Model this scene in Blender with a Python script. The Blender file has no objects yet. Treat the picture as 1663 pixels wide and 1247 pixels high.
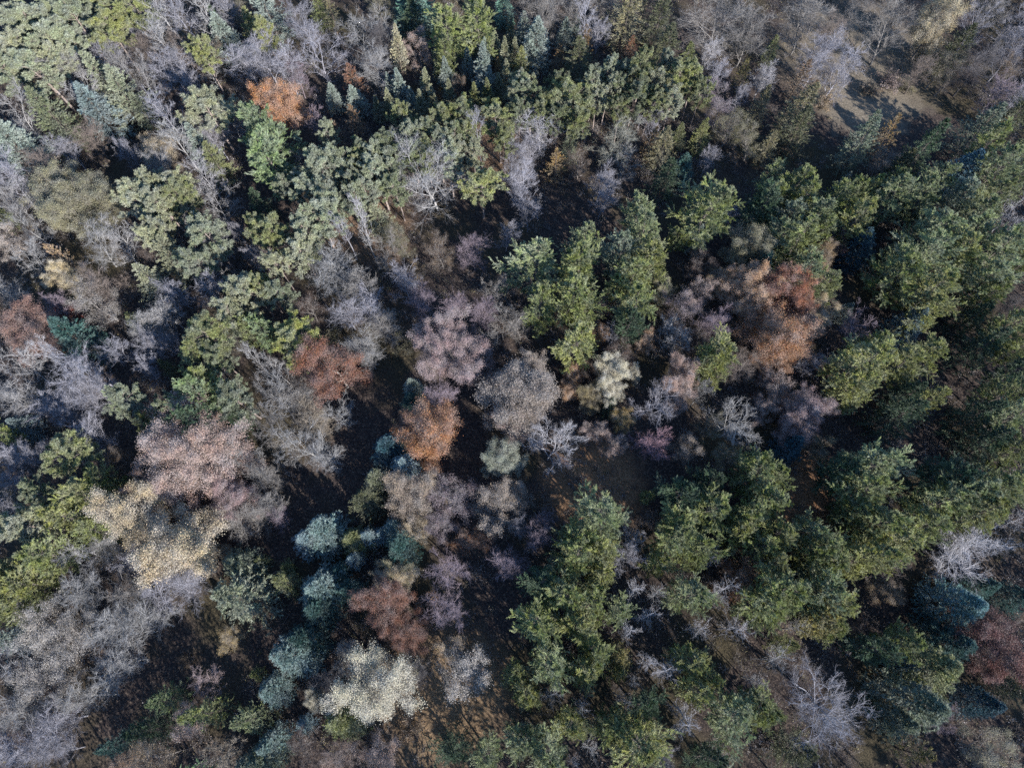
import bpy, math
import numpy as np
from mathutils import Vector

# ---------------------------------------------------------------- camera, sky, sun
SC = bpy.context.scene
COL = SC.collection
CAM_H, TILT, FPX = 100.0, math.radians(20.0), 1108.7
cam_data = bpy.data.cameras.new("camera")
cam_data.lens = 24.0; cam_data.sensor_width = 36.0
cam_data.clip_start = 0.5; cam_data.clip_end = 5000
cam = bpy.data.objects.new("camera", cam_data)
cam.location = (0, 0, CAM_H); cam.rotation_euler = (TILT, 0, 0)
COL.objects.link(cam); SC.camera = cam

SUN_EL, SUN_AZ = math.radians(27), math.radians(139)      # azimuth clockwise from +Y
world = bpy.data.worlds.new("World"); SC.world = world
world.use_nodes = True
nt = world.node_tree
sky = nt.nodes.new("ShaderNodeTexSky"); sky.sky_type = 'NISHITA'; sky.sun_disc = False
sky.sun_elevation = SUN_EL; sky.sun_rotation = SUN_AZ
sky.air_density = 1.0; sky.dust_density = 0.1; sky.ozone_density = 6.0
bg = nt.nodes["Background"]; bg.inputs[1].default_value = 0.14
nt.links.new(sky.outputs[0], bg.inputs[0])
sun_data = bpy.data.lights.new("sun", 'SUN'); sun_data.energy = 5.0
sun_data.angle = math.radians(0.53); sun_data.color = (1.0, 0.975, 0.95)
sun = bpy.data.objects.new("sun", sun_data)
s = Vector((math.cos(SUN_EL)*math.sin(SUN_AZ), math.cos(SUN_EL)*math.cos(SUN_AZ), math.sin(SUN_EL)))
sun.rotation_euler = s.to_track_quat('Z', 'Y').to_euler(); sun.location = s*300
COL.objects.link(sun)
SC.view_settings.view_transform = 'Standard'; SC.view_settings.look = 'None'
SC.view_settings.exposure = 1.3; SC.view_settings.gamma = 1.0
SC.cycles.use_denoising = False; SC.cycles.sample_clamp_indirect = 4; SC.cycles.max_bounces = 5; SC.cycles.diffuse_bounces = 3; SC.cycles.transmission_bounces = 2
SC.cycles.caustics_reflective = False; SC.cycles.caustics_refractive = False

def unproject(u, v, z):
    """World point at height z seen at photo pixel (u, v), and its depth along the camera axis."""
    a = (u-831.5)/FPX; b = (623.5-v)/FPX
    d = np.array([a, b*math.cos(TILT)+math.sin(TILT), b*math.sin(TILT)-math.cos(TILT)])
    t = (z-CAM_H)/d[2]
    return d[0]*t, d[1]*t, t

# ---------------------------------------------------------------- mesh helpers
rng = np.random.default_rng(7)
def U(a, b, n=None): return rng.uniform(a, b, n)
def norm(v): return v/np.maximum(np.linalg.norm(v, axis=-1, keepdims=True), 1e-9)
def rand_dirs(n): return norm(rng.normal(size=(n, 3)))

def mesh_from(name, parts):
    """parts: list of (verts Nx3, faces Mxk)."""
    vs = []; loops = []; starts = []; off = 0; lo = 0
    for v, f in parts:
        if len(f) == 0: continue
        vs.append(v); k = f.shape[1]
        loops.append((f+off).ravel()); starts.append(lo+np.arange(len(f))*k)
        off += len(v); lo += len(f)*k
    v = np.concatenate(vs).astype(np.float32); l = np.concatenate(loops).astype(np.int32)
    s_ = np.concatenate(starts).astype(np.int32)
    me = bpy.data.meshes.new(name)
    me.vertices.add(len(v)); me.vertices.foreach_set("co", v.ravel())
    me.loops.add(len(l)); me.loops.foreach_set("vertex_index", l)
    me.polygons.add(len(s_)); me.polygons.foreach_set("loop_start", s_)
    me.update(calc_edges=True)
    return me

def blades(P, D, L, W):
    """needle / narrow leaf triangles from P along D."""
    n = len(P); D = norm(D)
    side = norm(np.cross(D, rand_dirs(n)))
    L = np.broadcast_to(L, n)[:, None]; W = np.broadcast_to(W, n)[:, None]
    v = np.empty((n, 3, 3)); v[:, 0] = P+side*W*.5; v[:, 1] = P-side*W*.5; v[:, 2] = P+D*L
    return v.reshape(-1, 3), np.arange(3*n).reshape(n, 3)

def leaves(P, N, S):
    """rhombic leaves at P facing N, size S."""
    n = len(P); N = norm(N); a = norm(np.cross(N, rand_dirs(n))); b = np.cross(N, a)
    S = np.broadcast_to(S, n)[:, None]
    v = np.empty((n, 4, 3))
    v[:, 0] = P-a*S*.5; v[:, 1] = P+b*S*.36; v[:, 2] = P+a*S*.5+N*S*.12; v[:, 3] = P-b*S*.36
    return v.reshape(-1, 3), np.arange(4*n).reshape(n, 4)

def tubes(P0, P1, R0, R1, k=3):
    n = len(P0); D = norm(P1-P0)
    a = norm(np.cross(D, np.where(np.abs(D[:, 2:3]) > .9, np.array([[1., 0, 0]]), np.array([[0, 0, 1.]]))))
    b = np.cross(D, a); v = np.empty((n, 2, k, 3))
    for i in range(k):
        w = a*math.cos(2*math.pi*i/k)+b*math.sin(2*math.pi*i/k)
        v[:, 0, i] = P0+w*R0[:, None]; v[:, 1, i] = P1+w*R1[:, None]
    base = (np.arange(n)*2*k)[:, None, None]
    i = np.arange(k); j = (i+1) % k
    q = np.stack([i, j, j+k, i+k], 1)[None]+base
    return v.reshape(-1, 3), q.reshape(-1, 4)

class Br:
    """a set of branches, each a polyline of m segments: pts (n, m+1, 3)"""
    def __init__(s, P, D, L, R, m=4, wob=.15, up=0., taper=.25):
        n = len(P); s.n = n; s.m = m; s.L = np.broadcast_to(L, n).astype(float); s.R = np.broadcast_to(R, n).astype(float)
        D = norm(D); pts = [P]
        for i in range(m):
            D = norm(D+rng.normal(size=(n, 3))*wob+np.array([0, 0, up]))
            pts.append(pts[-1]+D*(s.L/m)[:, None])
        s.pts = np.stack(pts, 1); s.taper = taper
    def at(s, idx, t):
        x = np.clip(t, 0, .9999)*s.m; i = x.astype(int); f = (x-i)[:, None]
        a = s.pts[idx, i]; b = s.pts[idx, i+1]
        return a+(b-a)*f, norm(b-a), s.R[idx]*(1-(1-s.taper)*t)
    def mesh(s, k=3):
        r = s.R[:, None]*(1-(1-s.taper)*np.arange(s.m+1)/s.m)[None]
        return tubes(s.pts[:, :-1].reshape(-1, 3), s.pts[:, 1:].reshape(-1, 3), r[:, :-1].ravel(), r[:, 1:].ravel(), k)
    def kids(s, per, t0, t1, ang0, ang1, lf, rf, m=3, wob=.15, up=0., lvar=.3, tl=.5, flat=0., rmin=0.):
        """child branches; tl: how much shorter towards the parent's tip; flat: keep side shoots level"""
        idx = np.repeat(np.arange(s.n), per); n = len(idx)
        t = U(t0, t1, n); P, T, R = s.at(idx, t)
        q = rand_dirs(n); q[:, 2] *= (1-flat); side = norm(q-T*np.sum(q*T, 1)[:, None])
        a = U(ang0, ang1, n)[:, None]
        D = T*np.cos(a)+side*np.sin(a)
        L = s.L[idx]*lf*(1-tl*t)*U(1-lvar, 1+lvar, n)
        return Br(P, D, L, np.maximum(R*rf, rmin), m, wob, up)

def envelope_scale(P, c, rx, rz):
    return np.sqrt(((P[:, 0]-c[0])/rx)**2+((P[:, 1]-c[1])/rx)**2+((P[:, 2]-c[2])/rz)**2)

# ---------------------------------------------------------------- tree prototypes (trunk mesh, crown mesh, extra mesh), nominal width W0 / height H0
def trunk_br(h, r, m=8, wob=.03, lean=0.):
    return Br(np.zeros((1, 3)), np.array([[lean, 0, 1.]]), h, r, m, wob, .02, .12)

def pine_plume(v):
    """white pine: level plumed boughs in tiers, feathery star outline from above"""
    h, w = 18., 8.
    T = trunk_br(h, .26)
    z = []
    t = .22
    while t < .97:
        k = rng.integers(4, 7); z += list(t+U(-.012, .012, k)); t += U(.038, .06)
    z = np.array(z); n = len(z)
    P, _, R = T.at(np.zeros(n, int), z)
    az = np.cumsum(U(.9, 1.5, n))+v
    prof = np.interp(z, [.2, .35, .5, .7, .85, 1], [.7, .95, 1, .9, .62, .22])
    lob = 1+.22*np.sin(az*2+v*1.7)+.16*np.sin(az*3+v)
    L = w*.5*prof*lob*U(.62, 1.12, n)
    el = np.interp(z, [.2, .6, 1], [.02, .28, .95])+U(-.1, .12, n)
    D = np.stack([np.cos(az)*np.cos(el), np.sin(az)*np.cos(el), np.sin(el)], 1)
    B = Br(P, D, L, np.maximum(R*.3, .03), 5, .08, .05, .2)
    S = B.kids(11, .25, 1., .5, 1.0, .42, .4, 3, .08, .08, .3, .55, .75, .012)
    out = []
    for Q, per, t0, ln in ((S, 46, .05, .3), (B, 80, .3, .32)):
        idx = np.repeat(np.arange(Q.n), per); m = len(idx)
        p, d, _ = Q.at(idx, U(t0, 1, m)**.8)
        out.append(blades(p+rng.normal(size=(m, 3))*.05, d*.9+rand_dirs(m)*.6+np.array([0, 0, .3]), U(.6, 1.25, m)*ln, .06))
    return w, h, mesh_from("trunk", [T.mesh(7), B.mesh(4)]), mesh_from("crown", [S.mesh(3)]+out), None

def pine_tuft(v):
    """scots pine: bare pale stem and a rounded crown of separate needle tufts"""
    h, w = 14., 6.
    T = trunk_br(h*.93, .17, 8, .035)
    n = 46; z = np.sort(U(.5, .99, n)); P, _, R = T.at(np.zeros(n, int), z)
    az = np.cumsum(U(1.6, 2.9, n))
    prof = np.interp(z, [.45, .6, .75, .9, 1], [.55, .95, 1, .75, .4])
    L = w*.52*prof*U(.5, 1.08, n)*(1+.2*np.sin(az*2+v)); el = np.interp(z, [.5, .8, 1], [.15, .45, 1.0])+U(-.15, .15, n)
    D = np.stack([np.cos(az)*np.cos(el), np.sin(az)*np.cos(el), np.sin(el)], 1)
    B = Br(P, D, L, np.maximum(R*.35, .03), 4, .12, .06, .25)
    S = B.kids(7, .3, 1., .4, 1.1, .4, .5, 2, .1, .15, .3, .5, .3, .012)
    tips = np.concatenate([S.pts[:, -1], B.pts[:, -1], S.pts[:, 1]])
    tips = tips[rng.permutation(len(tips))[:780]]
    per = 42; idx = np.repeat(np.arange(len(tips)), per); m = len(idx)
    d = rand_dirs(m)+np.array([0, 0, .45]); sz = U(.75, 1.25, len(tips))[idx]
    nb = blades(tips[idx]+norm(d)*.04, d, U(.7, 1.1, m)*.34*sz, .075)
    return w, h, mesh_from("trunk", [T.mesh(7), B.mesh(4)]), mesh_from("crown", [S.mesh(3), nb]), None

def spruce(v, h=10., w=5., droop=-.12, tiers=26, boughs=10, reg=.12, narrow=1., sparse=1., rise=0.):
    T = trunk_br(h, .14, 8, .015)
    z = []
    for i in range(tiers):
        z += list(np.full(boughs, .05+.93*(i/tiers)**.92)+U(-.012, .012, boughs))
    z = np.array(z); n = len(z); P, _, R = T.at(np.zeros(n, int), z)
    az = np.cumsum(np.full(n, 2*math.pi/boughs)+U(-.12, .12, n))+z*23
    prof = np.interp(z, [0, .12, .3, .6, .85, 1], [.85, 1, .9, .56, .24, .03])
    lob = 1+.1*np.sin(az*2+v*2)+.06*np.sin(az*5+v)
    L = w*.5*prof*lob*U(1-reg*2, 1+reg, n); el = np.interp(z, [0, .5, .9, 1], [droop, droop*.2+.1, .5, 1.1])+rise+U(-.08, .08, n)
    D = np.stack([np.cos(az)*np.cos(el), np.sin(az)*np.cos(el), np.sin(el)], 1)
    B = Br(P, D, L, np.maximum(R*.2, .015), 4, .05, .03, .25)
    S = B.kids(int(7*sparse), .3, 1., .55, .95, .34, .4, 2, .05, .02, .25, .7, .8, .008)
    out = []
    for Q, per, t0, ln in ((S, 13, .0, .18), (B, int(24*sparse), .3, .2)):
        idx = np.repeat(np.arange(Q.n), per); m = len(idx)
        p, d, _ = Q.at(idx, U(t0, 1, m)**.8)
        out.append(blades(p+rng.normal(size=(m, 3))*.025, d*.9+rand_dirs(m)*.6+np.array([0, 0, .25]), U(.7, 1.2, m)*ln, .06))
    return w, h, mesh_from("trunk", [T.mesh(6), B.mesh(3)]), mesh_from("crown", [S.mesh(3)]+out), None

def skeleton(h, w, fork, spread, n1=9, up=.1, r=.22, per=(6, 6, 5), lean=0., fine=True):
    """deciduous skeleton; returns list of branch levels"""
    T = Br(np.zeros((1, 3)), np.array([[lean, 0, 1.]]), h*.86, r, 8, .06, .03, .12)
    t = np.linspace(fork, .97, n1)+U(-.02, .02, n1); P, d, R = T.at(np.zeros(n1, int), t)
    az = np.arange(n1)*2.4+U(-.35, .35, n1); a = np.interp(t, [fork, 1], [spread, spread*.45])
    D = np.stack([np.cos(az)*np.sin(a), np.sin(az)*np.sin(a), np.cos(a)], 1)
    L = np.interp(t, [fork, fork+.25, 1], [1, 1, .5])*(h*(1-fork))*.78*U(.8, 1.1, n1)
    reach = np.sin(a)*L; L *= np.minimum(1.25, (w*.5*U(.75, 1.0, n1))/np.maximum(reach*1.15, .1))**.8
    L1 = Br(P, D, L, R*.5, 6, .15, up, .2)
    L2 = L1.kids(per[0], .18, 1., .45, .95, .55, .6, 4, .16, up*.8, .3, .5, .1, .028)
    L3 = L2.kids(per[1], .15, 1., .4, .95, .55, .55, 3, .18, up*.6, .3, .4, 0., .021)
    L4 = L3.kids(per[2], .1, 1., .4, 1., .6, .6, 2, .2, .08, .35, .3, 0., .0095)
    return [T, L1, L2, L3, L4]

def squash(levels, h, w):
    """pull the crown into its nominal width"""
    P = levels[-1].pts[:, -1]; r = np.percentile(np.hypot(P[:, 0], P[:, 1]), 93); k = (w*.5)/r
    hz = np.percentile(P[:, 2], 99.5); kz = h/hz
    for b in levels: b.pts[..., :2] *= k; b.pts[..., 2] *= kz

def bare(v, h=14., w=8., fork=.22, spread=.8, n1=10, up=.1, per=(7, 7, 5), lean=0., r=.15, twr=1.):
    lv = skeleton(h, w, fork, spread, n1, up, r, per, lean); squash(lv, h, w)
    L5 = lv[4].kids(1, .2, 1., .4, .9, .7, .8, 1, .1, .05, .3, .3, 0., .006*twr)
    return w, h, mesh_from("trunk", [lv[0].mesh(7), lv[1].mesh(5), lv[2].mesh(4)]), mesh_from("crown", [lv[3].mesh(3), lv[4].mesh(3), L5.mesh(3)]), None

def leafy(v, h=13., w=8., nleaf=21000, S=.21, clump=.3, fork=.2, spread=.95, n1=11, twig=True, up=.07):
    lv = skeleton(h, w, fork, spread, n1, up, .22, (6, 6, 4)); squash(lv, h, w)
    # leaves gather round the twig levels, thinner inside the crown
    Q = lv[3]; c = Q.pts[:, -1]; cell = np.floor(c/1.1); g_ = np.unique(cell, axis=0, return_inverse=True, return_counts=True)
    wt = 1/g_[2][g_[1].ravel()]*np.clip(envelope_scale(c, (0, 0, h*.5), w*.5, h*.5), .25, 1.2); wt /= wt.sum()
    idx = rng.choice(len(c), nleaf, p=wt)
    p, d, _ = Q.at(idx, U(.25, 1.1, nleaf)); p = p+rng.normal(size=(nleaf, 3))*clump
    lf = leaves(p, rand_dirs(nleaf)+np.array([.2, -.25, .8]), U(.7, 1.25, nleaf)*S)
    return w, h, mesh_from("trunk", [b.mesh(k) for b, k in zip(lv[:4], (7, 5, 4, 3))]), mesh_from("crown", [lf]), mesh_from("twigs", [lv[4].mesh(3)])

def snag(v, h=13., w=6.):
    """dead pine: thin pole with a spider of curved bare limbs"""
    T = trunk_br(h, .15, 8, .04); n = int(U(26, 48)); z = np.sort(U(.3, .99, n)); P, _, R = T.at(np.zeros(n, int), z)
    az = np.cumsum(U(1.5, 2.8, n)); el = U(.0, .5, n)
    D = np.stack([np.cos(az)*np.cos(el), np.sin(az)*np.cos(el), np.sin(el)], 1)
    L = w*.5*np.interp(z, [.3, .5, .8, 1], [.7, 1.1, .95, .5])*U(.4, 1.15, n)
    B = Br(P, D, L, np.maximum(R*.3, .024), 6, .2, .1, .2)
    S = B.kids(6, .15, 1., .4, 1., .42, .5, 3, .2, .05, .4, .4, 0., .014); S2 = S.kids(5, .2, 1, .4, 1., .5, .6, 2, .2, 0., .4, .4, 0, .009)
    return w, h, mesh_from("trunk", [T.mesh(6)]), mesh_from("crown", [B.mesh(4), S.mesh(3), S2.mesh(3)]), None

def shrub(v, h=3., w=3.6, nleaf=2600):
    n = 26; az = U(0, 6.28, n); a = U(.15, 1.05, n)
    B = Br(np.stack([np.cos(az)*.15, np.sin(az)*.15, np.zeros(n)], 1), np.stack([np.cos(az)*np.sin(a), np.sin(az)*np.sin(a), np.cos(a)], 1), U(.6, 1.05, n)*w*.55, .02, 4, .12, .03, .3)
    S = B.kids(7, .25, 1., .4, .9, .45, .6, 3, .15, .03, .3, .4, 0, .009); S2 = S.kids(5, .1, 1., .4, .9, .5, .7, 2, .15, 0, .3, .3, 0, .007)
    idx = rng.integers(0, S.n, nleaf); p, _, _ = S.at(idx, U(.2, 1.1, nleaf))
    return w, h, mesh_from("stem", [B.mesh(4), S.mesh(3), S2.mesh(3)]), mesh_from("crown", [leaves(p+rng.normal(size=(nleaf, 3))*.12, rand_dirs(nleaf)+[0, 0, .5], U(.07, .15, nleaf))]), None

NV = 4
PROTO = {
 'wp': [pine_plume(i) for i in range(6)],
 'sp': [pine_tuft(i) for i in range(5)],
 'bs': [spruce(i) for i in range(4)],
 'gs': [spruce(i, 11., 5.6, -.02, 20, 9, .25) for i in range(4)],
 'ju': [spruce(i, 11., 4.0, .3, 24, 9, .22, rise=.35) for i in range(4)],
 'gc': [spruce(i, 11., 5.2, .05, 15, 7, .3, sparse=.8, rise=.1) for i in range(4)],
 'ba': [bare(i, 13., 7., .2, .6, 12, .1, (8, 7, 5)) for i in range(5)],
 'bv': [bare(i, 14., 9., .2, .85, 10, .08, (7, 7, 5), 0, .16) for i in range(5)],
 'bl': [bare(i, 15., 4.5, .5, .55, 9, .15, (6, 5, 4), .12, .16) for i in range(3)],
 'lf': [leafy(i, S=.115, clump=.3, nleaf=54000, n1=18) for i in range(5)],
 'lfL': [leafy(i, 14., 12.5, 125000, .108, .3, .14, 1.05, 24) for i in range(4)],
 'bvL': [bare(i, 15., 13., .15, .95, 14, .07, (8, 7, 5), 0, .24) for i in range(3)],
 'hb': [leafy(i, 12., 8., 11000, .12, .3, .18, .85, 11) for i in range(4)],
 'sn': [snag(i) for i in range(5)],
 'sb': [shrub(i) for i in range(3)],
}
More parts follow.
